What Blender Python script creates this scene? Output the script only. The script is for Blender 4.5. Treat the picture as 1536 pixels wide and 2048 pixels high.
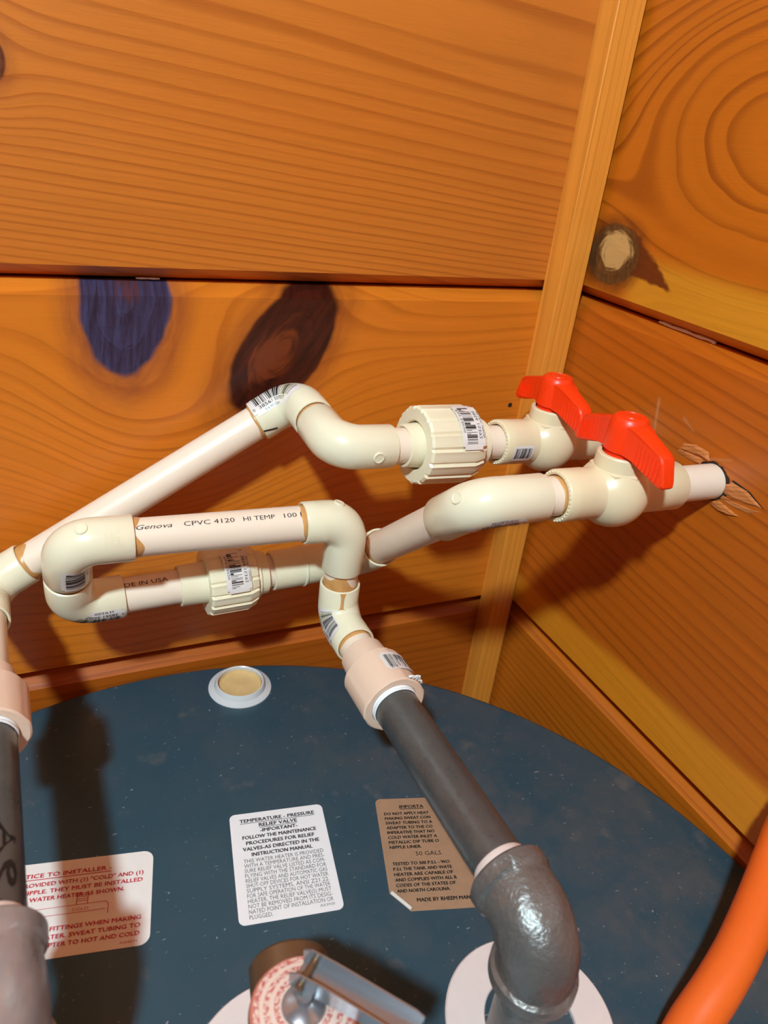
import bpy, math, random
from mathutils import Vector, Matrix
random.seed(7)
for o in list(bpy.data.objects): bpy.data.objects.remove(o)
SC = bpy.context.scene
COL = SC.collection
ZO = 1.50                       # height of the upper board joint above the floor

# ------------------------------------------------------------------ camera
def V(x, y, z): return Vector((x, y, z + ZO))
cam = bpy.data.cameras.new('camera'); camo = bpy.data.objects.new('camera', cam); COL.objects.link(camo)
FPX, PITCH, YAW, ROLL = 1500.0, 0.4756, 0.4767, 0.1215
fw = Vector((math.sin(YAW)*math.cos(PITCH), math.cos(YAW)*math.cos(PITCH), -math.sin(PITCH)))
rt = Vector((math.cos(YAW), -math.sin(YAW), 0)); up = rt.cross(fw)
cr = math.cos(ROLL)*rt + math.sin(ROLL)*up; cu = -math.sin(ROLL)*rt + math.cos(ROLL)*up
CAMP = V(-0.38717, -0.47923, 0.09788)
m = Matrix((cr, cu, -fw)).transposed().to_4x4(); m.translation = CAMP
camo.matrix_world = m
cam.sensor_fit = 'VERTICAL'; cam.sensor_height = 36.0; cam.sensor_width = 27.0
cam.lens = FPX/2048*36.0; cam.clip_start = 0.01
cam.dof.use_dof = True; cam.dof.focus_distance = 0.47; cam.dof.aperture_fstop = 10.0
SC.camera = camo

# ------------------------------------------------------------------ world and exposure
w = bpy.data.worlds.new('world'); SC.world = w; w.use_nodes = True
w.node_tree.nodes['Background'].inputs[0].default_value = (1, .93, .85, 1)
w.node_tree.nodes['Background'].inputs[1].default_value = 0.02
SC.view_settings.view_transform = 'Standard'; SC.view_settings.look = 'None'
SC.view_settings.exposure = 0.0; SC.view_settings.gamma = 1.0; SC.view_settings.use_curve_mapping = False
LAMP_POS = Vector((-0.80, -0.86, 2.335)); LAMP_STRENGTH = 1290.0; LAMP_COL = (.625, .87, .98, 1)

# ------------------------------------------------------------------ material helpers
def lin(r, g, b):
    f = lambda c: (c/255/12.92) if c/255 <= .04045 else ((c/255+.055)/1.055)**2.4
    return (f(r), f(g), f(b), 1)
class E:
    """small expression wrapper over math nodes"""
    nt = None
    def __init__(s, k): s.k = k
    @staticmethod
    def op(o, *a, clamp=False):
        n = E.nt.nodes.new('ShaderNodeMath'); n.operation = o; n.use_clamp = clamp
        for i, x in enumerate(a):
            if isinstance(x, E): E.nt.links.new(x.k, n.inputs[i])
            else: n.inputs[i].default_value = x
        return E(n.outputs[0])
    def __add__(s, o): return E.op('ADD', s, o)
    __radd__ = __add__
    def __sub__(s, o): return E.op('SUBTRACT', s, o)
    def __rsub__(s, o): return E.op('SUBTRACT', o, s)
    def __mul__(s, o): return E.op('MULTIPLY', s, o)
    __rmul__ = __mul__
    def __truediv__(s, o): return E.op('DIVIDE', s, o)
def fexp(x): return E.op('EXPONENT', x)
def fract(x): return E.op('FRACT', x)
def sqrt(x): return E.op('SQRT', x)
def sat(x): return E.op('ADD', x, 0.0, clamp=True)
def step(a, b, x):
    n = E.nt.nodes.new('ShaderNodeMapRange'); n.interpolation_type = 'SMOOTHSTEP'
    E.nt.links.new(x.k, n.inputs['Value']); n.inputs['From Min'].default_value = a; n.inputs['From Max'].default_value = b
    return E(n.outputs['Result'])
def comb(x, y, z):
    n = E.nt.nodes.new('ShaderNodeCombineXYZ')
    for i, q in enumerate((x, y, z)):
        if isinstance(q, E): E.nt.links.new(q.k, n.inputs[i])
        else: n.inputs[i].default_value = q
    return n.outputs[0]
def noise(x, y, z, detail=2.0, rough=.5, scale=1.0):
    n = E.nt.nodes.new('ShaderNodeTexNoise'); E.nt.links.new(comb(x, y, z), n.inputs['Vector'])
    n.inputs['Scale'].default_value = scale; n.inputs['Detail'].default_value = detail; n.inputs['Roughness'].default_value = rough
    return E(n.outputs['Fac'])
def vnoise(vec, scale, detail=2.0, rough=.5):
    n = E.nt.nodes.new('ShaderNodeTexNoise'); E.nt.links.new(vec, n.inputs['Vector'])
    n.inputs['Scale'].default_value = scale; n.inputs['Detail'].default_value = detail; n.inputs['Roughness'].default_value = rough
    return E(n.outputs['Fac'])
def mix(f, a, b):
    n = E.nt.nodes.new('ShaderNodeMix'); n.data_type = 'RGBA'; n.clamp_factor = True
    if isinstance(f, E): E.nt.links.new(f.k, n.inputs[0])
    else: n.inputs[0].default_value = f
    for i, q in ((6, a), (7, b)):
        if isinstance(q, tuple): n.inputs[i].default_value = q
        else: E.nt.links.new(q, n.inputs[i])
    return n.outputs[2]
def mul(c, f):
    n = E.nt.nodes.new('ShaderNodeVectorMath'); n.operation = 'SCALE'
    E.nt.links.new(c, n.inputs[0])
    E.nt.links.new(f.k, n.inputs['Scale']); return n.outputs[0]
def newmat(name):
    mt = bpy.data.materials.new(name); mt.use_nodes = True; E.nt = mt.node_tree
    b = mt.node_tree.nodes['Principled BSDF']; return mt, b
def coords():
    n = E.nt.nodes.new('ShaderNodeTexCoord'); s = E.nt.nodes.new('ShaderNodeSeparateXYZ')
    E.nt.links.new(n.outputs['Object'], s.inputs[0])
    return n.outputs['Object'], E(s.outputs[0]), E(s.outputs[1]), E(s.outputs[2])
def bump(b, h, strength, dist):
    n = E.nt.nodes.new('ShaderNodeBump'); n.inputs['Strength'].default_value = strength; n.inputs['Distance'].default_value = dist
    E.nt.links.new(h.k, n.inputs['Height']); E.nt.links.new(n.outputs[0], b.inputs['Normal'])
def plain(name, col, rough=.4, metal=0, var=.08, vscale=120, bmp=0, bscale=300, spec=.5, sss=0):
    """flat-coloured material with faint mottling and fine relief"""
    mt, b = newmat(name); o, x, y, z = coords()
    n = vnoise(o, vscale, 4, .6)
    c = mix(n, tuple(q*(1-var) for q in col[:3])+(1,), tuple(min(1, q*(1+var)) for q in col[:3])+(1,))
    E.nt.links.new(c, b.inputs['Base Color']); b.inputs['Roughness'].default_value = rough; b.inputs['Metallic'].default_value = metal
    b.inputs['Specular IOR Level'].default_value = spec
    if sss:
        b.inputs['Subsurface Weight'].default_value = sss; b.inputs['Subsurface Radius'].default_value = (.004, .003, .002)
    if bmp: bump(b, vnoise(o, bscale, 3), bmp, .0005)
    return mt
def wood(name, early, late, tone, freq, slope=0., f2=0., amp=.7, warp=.012, knots=(), extra=None, seed=0., rough=.36, axis='xz', gain=(1, 1, 1), expo=None):
    gn = lambda c: tuple(q*k for q, k in zip(c[:3], gain))+(1,)
    early, late, tone = gn(early), gn(late), gn(tone)
    mt, b = newmat(name); o, x, y, z = coords()
    u, v = (x, z) if axis == 'xz' else (z, x)
    wy = y
    g = v + u*slope + (noise(u*2.2+seed, v*5., seed)-.5)*(warp*2) + (noise(u*9.+seed, v*34., seed+3)-.5)*(warp*.35)
    g = g + wy*.4
    kd = []
    for k in knots:
        a = math.radians(k.get('rot', 0)); du0 = u-k['u']; dv0 = v-k['v']
        du = (du0*math.cos(a)+dv0*math.sin(a))/k['a']; dv = (dv0*math.cos(a)-du0*math.sin(a))/k['b']
        r2 = du*du+dv*dv
        inf = fexp(r2*(-.5/k.get('reach', 2.2)))
        g = g - dv0*inf*k.get('push', .85) + inf*k.get('lift', 0.)
        wob = (noise(u*40.+seed, v*40., 5.)-.5)*.22
        kd.append((k, sqrt(r2)+wob, du, dv, inf))
    if extra and 'rings' in extra:
        uc, vc, ku, kv, wgt, reach = extra['rings']
        du = (u-uc)*ku; dv = (v-vc)*kv
        r = sqrt(du*du+dv*dv)
        msk = 1.0-step(reach*.6, reach*1.25, r)
        g = g*(1.0-msk) + (r*wgt+(noise(u*14., v*22., 9.)-.5)*.011)*msk
    t = g*freq
    if expo: t = E.op('TANH', g*(1./expo[1]))*expo[0]
    if f2: t = t + g*g*f2
    t = t + noise(g*60., seed, 1.)*.9 + noise(g*22., u*.8, seed+2.)*2.4
    fr = fract(t)
    line = step(.50, .92, fr)-step(.92, 1., fr)
    amplitude = noise(t*.9+seed, u*2., 0.)*1.3
    for k, r, du, dv, inf in kd: amplitude = amplitude + inf*k.get('dense', .35)
    flow = noise(t*2.7+seed, u*7., seed, 3, .6)
    fib = noise(u*28., v*1100., seed, 3, .6)
    col = mix(line*amplitude*amp, early, late)
    col = mix(sat((noise(u*2.5+seed, v*9., 2.+seed, 3)-.42)*2.2)*.55, col, tone)
    if extra and 'sap' in extra:
        v0, sl, ucut, c = extra['sap']; c = gn(c)
        lim = v - (u*sl) - v0 + (noise(u*9., v*40., 4.)-.5)*.006
        sm = (1.0-step(-.006, .006, lim))*step(ucut-.01, ucut+.01, u)*.85
        col = mix(sm, col, c)
    if extra and 'streak' in extra:
        for (ua, va, ub, vb, wd, c) in extra['streak']:
            L = math.hypot(ub-ua, vb-va); cx, sx = (ub-ua)/L, (vb-va)/L
            p = ((u-ua)*cx+(v-va)*sx)/L; q = (v-va)*cx-(u-ua)*sx
            tap = sat(1.0-p)*wd
            nz = (noise(u*70., v*90., 8.)-.5)*wd*.8
            sm = (1.0-step(-.0015, .0015, E.op('ABSOLUTE', q+nz)-tap))*step(-.1, .1, p)*(1.0-step(.9, 1., p))
            col = mix(sm, col, c)
    for k, r, du, dv, inf in kd:
        halo = (1.0-step(1., k.get('halo', 2.0), r))*k.get('halo_amt', .45)
        swirl = noise(r*9., du*2.2, dv*2.2, 3)
        col = mix(halo*(swirl+.25), col, k['hcol'])
        ring = fract(r*k.get('rings', 5.)+swirl*1.2)
        stri = noise(du*k.get('su', 9.), dv*k.get('sv', 1.5), seed, 4, .65)
        kc = mix(ring*.30+sat((stri-.40)*3.2)*.7, k['c1'], k['c2'])
        core = 1.0-step(k.get('core', .25), k.get('core', .25)+.25, sqrt((du+k.get('cu', 0.))*(du+k.get('cu', 0.))+(dv+k.get('cv', 0.))*(dv+k.get('cv', 0.)))+(swirl-.5)*.7)
        kc = mix(core*k.get('core_amt', .8), kc, k.get('c3', k['c2']))
        col = mix(1.0-step(.93, 1.06, r), col, kc)
    col = mul(col, (fib*.16+.92)*(flow*.30+.85))
    E.nt.links.new(col, b.inputs['Base Color'])
    rg = fib*.12+(rough-.06); E.nt.links.new(rg.k, b.inputs['Roughness'])
    b.inputs['Coat Weight'].default_value = .12; b.inputs['Coat Roughness'].default_value = .32
    bump(b, line*-.35+fib*.5, .25, .0006)
    return mt

# ------------------------------------------------------------------ mesh helpers
class MB:
    def __init__(s): s.v = []; s.f = []; s.m = []
    def add(s, vs, fs, mi=0):
        n = len(s.v); s.v += [Vector(p) for p in vs]; s.f += [tuple(i+n for i in f) for f in fs]; s.m += [mi]*len(fs)
    def quad(s, a, b, c, d, mi=0): s.add((a, b, c, d), ((0, 1, 2, 3),), mi)
    def box(s, c, hx, hy, hz, X=Vector((1, 0, 0)), Y=Vector((0, 1, 0)), Z=Vector((0, 0, 1)), mi=0):
        vs = [c+X*(hx*i)+Y*(hy*j)+Z*(hz*k) for k in (-1, 1) for j in (-1, 1) for i in (-1, 1)]
        s.add(vs, ((0, 2, 3, 1), (4, 5, 7, 6), (0, 1, 5, 4), (2, 6, 7, 3), (0, 4, 6, 2), (1, 3, 7, 5)), mi)
WL = {}
def finish(name, mb, mats, parent=None, smooth=True, ang=35, loc=None):
    me = bpy.data.meshes.new(name)
    lo = Vector((min(p.x for p in mb.v), min(p.y for p in mb.v), min(p.z for p in mb.v)))
    hi = Vector((max(p.x for p in mb.v), max(p.y for p in mb.v), max(p.z for p in mb.v)))
    c = loc if loc is not None else (lo+hi)/2
    me.from_pydata([p-c for p in mb.v], [], mb.f)
    for mt in (mats if isinstance(mats, (list, tuple)) else [mats]): me.materials.append(mt)
    me.polygons.foreach_set('material_index', mb.m)
    if smooth:
        me.polygons.foreach_set('use_smooth', [True]*len(mb.f))
        me.set_sharp_from_angle(angle=math.radians(ang))
    me.update()
    o = bpy.data.objects.new(name, me); COL.objects.link(o)
    WL[o] = c
    if parent: o.parent = parent; o.location = c-WL[parent]
    else: o.location = c
    return o
def empty(name, loc, label=None, cat=None, group=None, kind=None):
    o = bpy.data.objects.new(name, None); COL.objects.link(o); o.location = loc; o.empty_display_size = .02; WL[o] = Vector(loc)
    if label: tag(o, label, cat, group, kind)
    elif kind: o['kind'] = kind
    return o
def tag(o, label, cat=None, group=None, kind=None):
    o['label'] = label
    if cat: o['category'] = cat
    if group: o['group'] = group
    if kind: o['kind'] = kind
    return o
def ortho(T, ref):
    n = ref-T*ref.dot(T)
    if n.length < 1e-6: n = T.orthogonal()
    return n.normalized()
def sweep(mb, st, ref, n=40, caps=(False, False), mi=0, rfun=None):
    """rings through stations (pos, tangent, radius)"""
    base = len(mb.v); vs = []; fs = []
    for j, (p, T, r) in enumerate(st):
        N = ortho(T, ref); B = T.cross(N)
        for i in range(n):
            a = 2*math.pi*i/n
            rr = r if rfun is None else rfun(j, a, r)
            vs.append(p+(N*math.cos(a)+B*math.sin(a))*rr)
    for j in range(len(st)-1):
        for i in range(n):
            k = (i+1) % n; fs.append((j*n+i, j*n+k, (j+1)*n+k, (j+1)*n+i))
    if caps[0]: fs.append(tuple(reversed(range(n))))
    if caps[1]: fs.append(tuple((len(st)-1)*n+i for i in range(n)))
    mb.add(vs, fs, mi)
def lathe(mb, A, d, prof, n=40, caps=(True, True), mi=0, ref=Vector((0, 0, 1)), rfun=None):
    d = d.normalized(); sweep(mb, [(A+d*s, d, r) for s, r in prof], ref, n, caps, mi, rfun)
class Path:
    """centre line with frame, arc-length parametrised, radius R, for decals"""
    def __init__(s, pts, R, ref):
        s.p = pts; s.R = R; s.ref = ref; s.s = [0]
        for a, b in zip(pts, pts[1:]): s.s.append(s.s[-1]+(b[0]-a[0]).length)
        s.L = s.s[-1]
    def at(s, t):
        t = min(max(t, 0), s.L-1e-9)
        for i in range(len(s.p)-1):
            if t <= s.s[i+1]: break
        f = (t-s.s[i])/max(1e-9, s.s[i+1]-s.s[i])
        return s.p[i][0].lerp(s.p[i+1][0], f), s.p[i][1].lerp(s.p[i+1][1], f).normalized()
    def surf(s, t, th, off=0.):
        p, T = s.at(t); N = ortho(T, s.ref); B = T.cross(N)
        return p+(N*math.cos(th)+B*math.sin(th))*(s.R+off)
    def theta(s, t, face):
        p, T = s.at(t); N = ortho(T, s.ref); B = T.cross(N)
        return math.atan2(face.dot(B), face.dot(N))
def straight(A, B, R, ref=Vector((0, 0, 1))):
    d = (B-A).normalized(); return Path([(A, d), (B, d)], R, ref)

_tc = {}
def glyphs(txt, bold=0., shear=0.):
    """2-D glyph outline mesh of a text: verts, faces, width for size 1"""
    key = (txt, bold, shear)
    if key not in _tc:
        cu_ = bpy.data.curves.new('t', 'FONT'); cu_.body = txt; cu_.size = 1.0; cu_.resolution_u = 2; cu_.offset = bold; cu_.shear = shear
        ob = bpy.data.objects.new('t', cu_); me = ob.to_mesh()
        vs = [(p.co.x, p.co.y) for p in me.vertices]; fs = [tuple(p.vertices) for p in me.polygons]
        ob.to_mesh_clear(); bpy.data.objects.remove(ob); bpy.data.curves.remove(cu_)
        xs = [a for a, _ in vs] or [0]
        _tc[key] = ([(a-min(xs), b) for a, b in vs], fs, max(xs)-min(xs))
    return _tc[key]

# ------------------------------------------------------------------ materials
EARLY = lin(214, 138, 68); LATE = lin(150, 72, 22); TONE = lin(204, 118, 46)
M = {}
M['b_top'] = wood('pine board pale straight grain', lin(216, 142, 76), lin(158, 82, 30), lin(210, 126, 54), 150, slope=.09, expo=(20.5, .090), amp=.66, warp=.0045, gain=(.82, .58, .24), seed=1.3,
    knots=[dict(u=-.393, v=.105, a=.010, b=.012, c1=lin(70, 30, 12), c2=lin(120, 60, 25), hcol=lin(120, 60, 25), reach=1.6, halo=1.8)])
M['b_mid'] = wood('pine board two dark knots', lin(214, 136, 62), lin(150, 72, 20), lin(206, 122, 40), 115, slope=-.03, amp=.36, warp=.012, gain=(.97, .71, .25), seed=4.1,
    knots=[dict(u=-.332, v=.270, a=.026, b=.047, rot=-6, c1=lin(44, 30, 44), c2=lin(70, 66, 98), c3=lin(88, 44, 42), core=.22, cv=-.35, hcol=lin(120, 56, 40), reach=3.0, push=.95, halo=1.75, halo_amt=.75, rings=2.2),  # bluish reflected sheen of this dark knot is painted into its colours
           dict(u=-.2345, v=.238, a=.053, b=.027, rot=56, c1=lin(40, 8, 3), c2=lin(78, 24, 8), c3=lin(120, 50, 16), core=.26, su=1.6, sv=7., cu=.12, cv=-.15, hcol=lin(120, 50, 18), reach=2.6, push=.95, halo=1.7, halo_amt=.7, rings=3.)])
M['b_low'] = wood('pine board red brown', lin(200, 112, 44), lin(146, 66, 20), lin(190, 96, 30), 120, amp=.5, warp=.01, gain=(.80, .62, .28), seed=7.7)
M['r_top'] = wood('pine board cathedral grain with round knot', lin(204, 112, 42), lin(140, 62, 16), lin(196, 98, 28), 62, slope=-.10, amp=.85, warp=.012, gain=(.90, .80, .22), seed=2.2,
    extra=dict(rings=(.168, .113, 1.0, 1.75, .58, .15), sap=(.041, -.035, .070, lin(226, 156, 74)), streak=[(.060, .040, .112, .022, .013, lin(112, 48, 14))]),
    knots=[dict(u=.0485, v=.034, a=.026, b=.0205, rot=8, c1=lin(70, 42, 20), c2=lin(120, 74, 36), c3=lin(206, 160, 96), core=.45, core_amt=.95, cu=-.1, cv=-.15, hcol=lin(96, 40, 12), reach=2.6, halo=1.5, halo_amt=.9, rings=3.5)])
M['r_mid'] = wood('pine board straight dark grain with pale edge', lin(190, 102, 40), lin(128, 54, 14), lin(178, 88, 28), 105, slope=.10, amp=.58, warp=.008, gain=(1.0, .84, .26), seed=5.5,
    extra=dict(sap=(.034, .045, -1., lin(232, 154, 66)), streak=[(.126, .236, .131, .205, .0010, lin(196, 134, 84)), (.168, .212, .196, .222, .0006, lin(190, 128, 78)), (.150, .232, .162, .226, .0006, lin(190, 128, 78))]))
M['r_low'] = wood('pine board amber', lin(200, 112, 40), lin(140, 64, 18), lin(188, 98, 30), 130, amp=.6, warp=.01, gain=(.95, .82, .32), seed=9.1)
M['trim'] = wood('pine trim', lin(220, 146, 72), lin(176, 98, 40), lin(208, 126, 52), 190, amp=.45, warp=.004, gain=(1.15, 1.02, .55), seed=3.3, axis='zx')
M['gap'] = plain('dark gap', lin(40, 18, 8), .8)
M['raw'] = wood('torn raw wood', lin(206, 124, 64), lin(140, 70, 28), lin(182, 100, 46), 420, amp=.8, warp=.01, seed=6.)
M['pipe'] = plain('cpvc pipe', lin(243, 220, 196), .38, var=.035, vscale=60, sss=.05)
M['fit'] = plain('cpvc fitting', lin(238, 226, 194), .22, var=.03, vscale=50, sss=.05)
M['valve'] = plain('cpvc valve body', lin(234, 212, 172), .30, var=.05, vscale=50, bmp=.08, bscale=260, sss=.05)
M['union'] = plain('cpvc union', lin(242, 228, 194), .30, var=.035, vscale=60, sss=.05)
M['adapter'] = plain('cpvc adapter', lin(236, 202, 176), .35, var=.04, vscale=60, sss=.05)
M['glue'] = plain('solvent cement', lin(208, 150, 88), .30, var=.25, vscale=200)
M['ink'] = plain('black ink', lin(24, 20, 20), .5)
M['redink'] = plain('red ink', lin(196, 40, 52), .5)
M['greyink'] = plain('grey ink', lin(60, 56, 58), .5)
M['sticker'] = plain('sticker film', lin(232, 220, 212), .35, var=.05)
M['label'] = plain('white label', lin(236, 230, 228), .35, var=.03)
M['oldlabel'] = plain('aged label', lin(232, 222, 214), .4, var=.05)
M['foil'] = plain('aged foil', lin(176, 142, 112), .40, metal=.25, var=.14, vscale=90, bmp=.1)
M['foilback'] = plain('foil edge', lin(240, 232, 220), .2, metal=.3)
M['handle'] = plain('orange red plastic', lin(255, 58, 10), .36, var=.04, spec=.4, sss=.04)
M['ptfe'] = plain('white tape', lin(240, 238, 236), .45)
M['ring'] = plain('white plastic collar', lin(234, 214, 204), .4)
M['orange'] = plain('orange tubing', lin(240, 104, 34), .38, var=.03)
M['brass'] = plain('aged bronze', lin(126, 100, 74), .42, metal=.7, var=.15, vscale=90, bmp=.15, bscale=500)
M['chrome'] = plain('plated steel', lin(160, 163, 168), .22, metal=.75, var=.05)
M['washer'] = plain('foam collar', lin(226, 206, 198), .75, var=.05, vscale=140, bmp=.2)
M['plug'] = plain('milky plastic', lin(206, 204, 202), .3, var=.03)
M['cup'] = plain('stained foam', lin(214, 176, 118), .6, var=.2, vscale=90)
def iron_mat(name, c, bmpd):
    mt, b = newmat(name); o, x, y, z = coords()
    n1 = vnoise(o, 45, 5, .65); n2 = vnoise(o, 420, 4, .6); n3 = vnoise(o, 14, 3)
    col = mix(n1, tuple(q*.62 for q in c[:3])+(1,), tuple(q*1.35 for q in c[:3])+(1,))
    col = mix(sat((n3-.52)*3.)*.5, col, lin(112, 84, 72))
    E.nt.links.new(col, b.inputs['Base Color']); b.inputs['Metallic'].default_value = .55
    rg = n1*.35+.13; E.nt.links.new(rg.k, b.inputs['Roughness'])
    bump(b, n2+vnoise(o, 130, 3)*1.5, bmpd, .0006); return mt
M['steel'] = iron_mat('black steel pipe', lin(100, 103, 102), .35)
M['cast'] = iron_mat('malleable iron', lin(128, 126, 122), .9)
M['galv'] = iron_mat('pale malleable iron', lin(168, 166, 166), .2)
def heater_mat():
    mt, b = newmat('dusty blue enamel'); o, x, y, z = coords()
    base = mix(vnoise(o, 7, 4), lin(38, 68, 80), lin(44, 76, 90))
    side = step(-.10, .22, x-y*.15)                               # dust lies thicker on the wall side
    d = vnoise(o, 26, 8, .75); d2 = vnoise(o, 6, 4, .6); d3 = vnoise(o, 110, 4, .7)
    dust = sat((d-.42)*4.5)*(side*.42+.12)*sat((d2-.30)*3.) + sat((d3-.52)*4.)*side*.20
    col = mix(dust, base, lin(104, 92, 82))
    blot = sat((vnoise(o, 30, 5, .65)-.60)*7.)*.5
    col = mix(blot, col, lin(120, 108, 98))
    fine = sat((vnoise(o, 330, 2)-.70)*12.)*.8
    col = mix(fine, col, lin(170, 168, 164))
    n = E.nt.nodes.new('ShaderNodeTexNoise'); E.nt.links.new(comb(x*30.+y*9., y*150., 0.), n.inputs['Vector']); n.inputs['Detail'].default_value = 1
    scr = sat((E(n.outputs['Fac'])-.755)*30.)*.5
    col = mix(scr, col, lin(190, 186, 180))
    E.nt.links.new(col, b.inputs['Base Color'])
    rg = dust*.4+.34; E.nt.links.new(rg.k, b.inputs['Roughness'])
    bump(b, d+vnoise(o, 160, 3)*.5, .08, .0008); return mt
M['heater'] = heater_mat()
def tp_label():
    mt, b = newmat('red and white dial print'); o, x, y, z = coords()
    r = sqrt(x*x+y*y); a = E.op('ARCTAN2', y, x)
    t = noise(a*9., r*700., 0., 3, .7)
    rings = step(.35, .5, fract(r*260.))
    red = sat((t-.44)*9.)*rings
    edge = step(.0190, .0196, r)
    col = mix(red*.85, lin(222, 196, 180), lin(186, 60, 58)); col = mix(edge, col, lin(196, 116, 96))
    E.nt.links.new(col, b.inputs['Base Color']); b.inputs['Roughness'].default_value = .3; return mt
M['dial'] = tp_label()
M['concrete'] = plain('concrete', lin(140, 134, 126), .8, var=.12, vscale=20, bmp=.2, bscale=80)
M['ceil'] = wood('pine wall', lin(210, 130, 62), lin(150, 76, 26), lin(200, 112, 44), 60, warp=.02, gain=(.25, .17, .08), seed=12.)

# ------------------------------------------------------------------ room shell
S = .28; FACE = .011; CH = .0083; CEIL = 2.42; XL = -1.75; YF = -1.95
mb = MB(); mb.box(Vector((XL/2, YF/2, -.03)), -XL/2+.05, -YF/2+.05, .03); finish('floor', mb, M['concrete'], smooth=False)['kind'] = 'structure'
mb = MB(); mb.box(Vector((XL/2, YF/2, CEIL+.02)), -XL/2+.05, -YF/2+.05, .02); finish('ceiling', mb, M['ceil'], smooth=False)['kind'] = 'structure'
mb = MB(); mb.box(Vector((XL-.02, YF/2, CEIL/2)), .02, -YF/2, CEIL/2); finish('wall_left', mb, M['ceil'], smooth=False)['kind'] = 'structure'
mb = MB(); mb.box(Vector((XL/2, YF-.02, CEIL/2)), -XL/2, .02, CEIL/2); finish('wall_front', mb, M['ceil'], smooth=False)['kind'] = 'structure'
mb = MB(); mb.box(Vector((XL/2, .0245, CEIL/2)), -XL/2, .016, CEIL/2); WB = finish('wall_back', mb, M['gap'], smooth=False); WB['kind'] = 'structure'
mb = MB(); mb.box(Vector((.0245, YF/2, CEIL/2)), .016, -YF/2, CEIL/2); WR = finish('wall_right', mb, M['gap'], smooth=False); WR['kind'] = 'structure'
def board_mesh(u0, u1, h, c0=True, c1=True):
    g = .0008
    pr = [(.008, g), (0., g)] + ([(-FACE, CH)] if c0 else [(-FACE, g)]) + ([(-FACE, h-CH), (0., h-g)] if c1 else [(-FACE, h-g), (0., h-g)]) + [(.008, h-g)]
    vs = [(u, y, z) for u in (u0, u1) for (y, z) in pr]; n = len(pr)
    fs = [(i, i+1, n+i+1, n+i) for i in range(n-1)] + [(n-1, 0, n, 2*n-1)] + [tuple(range(n-1, -1, -1)), tuple(range(n, 2*n))]
    me = bpy.data.meshes.new('board'); me.from_pydata(vs, [], fs); me.update(); return me
def board(parent, mesh, mat, z, rz, uoff=0):
    me = mesh.copy() if mesh.materials else mesh
    me.materials.clear(); me.materials.append(mat)
    o = bpy.data.objects.new('board', me); COL.objects.link(o); o.parent = parent
    o.location = Vector((0, 0, z))-WL[parent]; o.rotation_euler = (0, 0, rz); return o
full_b = board_mesh(XL, -FACE+.0005, S); full_r = board_mesh(0, -YF, S)
for k in range(-6, 4):
    z = ZO+k*S; h = S
    mbk = {0: 'b_top', -1: 'b_mid', -2: 'b_low'}.get(k, ('b_low', 'b_top')[k % 2]); mrk = {0: 'r_top', -1: 'r_mid', -2: 'r_low'}.get(k, ('r_low', 'r_mid')[k % 2])
    if k == -6:   z = 0.; h = ZO-5*S; bm_, rm_ = board_mesh(XL, -FACE, h, False), board_mesh(0, -YF, h, False)
    elif k == 3:  h = CEIL-z; bm_, rm_ = board_mesh(XL, -FACE, h, True, False), board_mesh(0, -YF, h, True, False)
    else: bm_, rm_ = full_b.copy(), full_r.copy()
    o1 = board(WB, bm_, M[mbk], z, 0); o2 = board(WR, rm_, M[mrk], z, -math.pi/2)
    if k in (0, -1, -2):
        tag(o1, {0: 'pale pine board with straight grain', -1: 'pine board with two large dark knots', -2: 'reddish pine board just above the heater'}[k])
        tag(o2, {0: 'pine board with curved grain and a round knot', -1: 'pine board with straight grain and a pale lower edge', -2: 'amber pine board beside the heater'}[k])
# corner batten
mb = MB()
tx0, tx1, ty0, ty1 = -.0363, -.0149, -FACE-.0001, -.0296
b_ = .0006
sec = [(tx0, ty0), (tx0, ty1+b_), (tx0+b_, ty1), (tx1-b_, ty1), (tx1, ty1+b_), (tx1, ty0)]
vs = [Vector((x, y, z)) for z in (0., CEIL) for x, y in sec]; n = len(sec)
mb.add(vs, [(i, (i+1) % n, n+(i+1) % n, n+i) for i in range(n)]+[tuple(reversed(range(n))), tuple(range(n, 2*n))])
tr = finish('trim_1', mb, M['trim'], smooth=False); tr['kind'] = 'structure'; tr['label'] = 'square pine corner batten'
mb = MB(); sweep(mb, [(Vector((-.0012, -.098-.05*q/8, ZO+.0002*math.sin(q*2.1))), Vector((0, -1, 0)), .0007+.0005*abs(math.sin(q*1.3))) for q in range(9)], Vector((0, 0, 1)), 8, (True, True)); finish('caulk_bead', mb, M['label'], WR)
mb = MB(); sweep(mb, [(Vector((-.325+.014*q/4, -.0014, ZO+.0002)), Vector((1, 0, 0)), .0005+.0002*(q % 2)) for q in range(5)], Vector((0, 0, 1)), 8, (True, True)); finish('caulk_bead', mb, M['label'], WB)
# nail hole in the middle board beside the batten
mb = MB(); lathe(mb, V(-.0453, -FACE-.0002, -.0888), Vector((0, 1, 0)), [(0, .0019), (.0015, .0019)], 14); finish('nail_hole', mb, M['gap'], WB)

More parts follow.
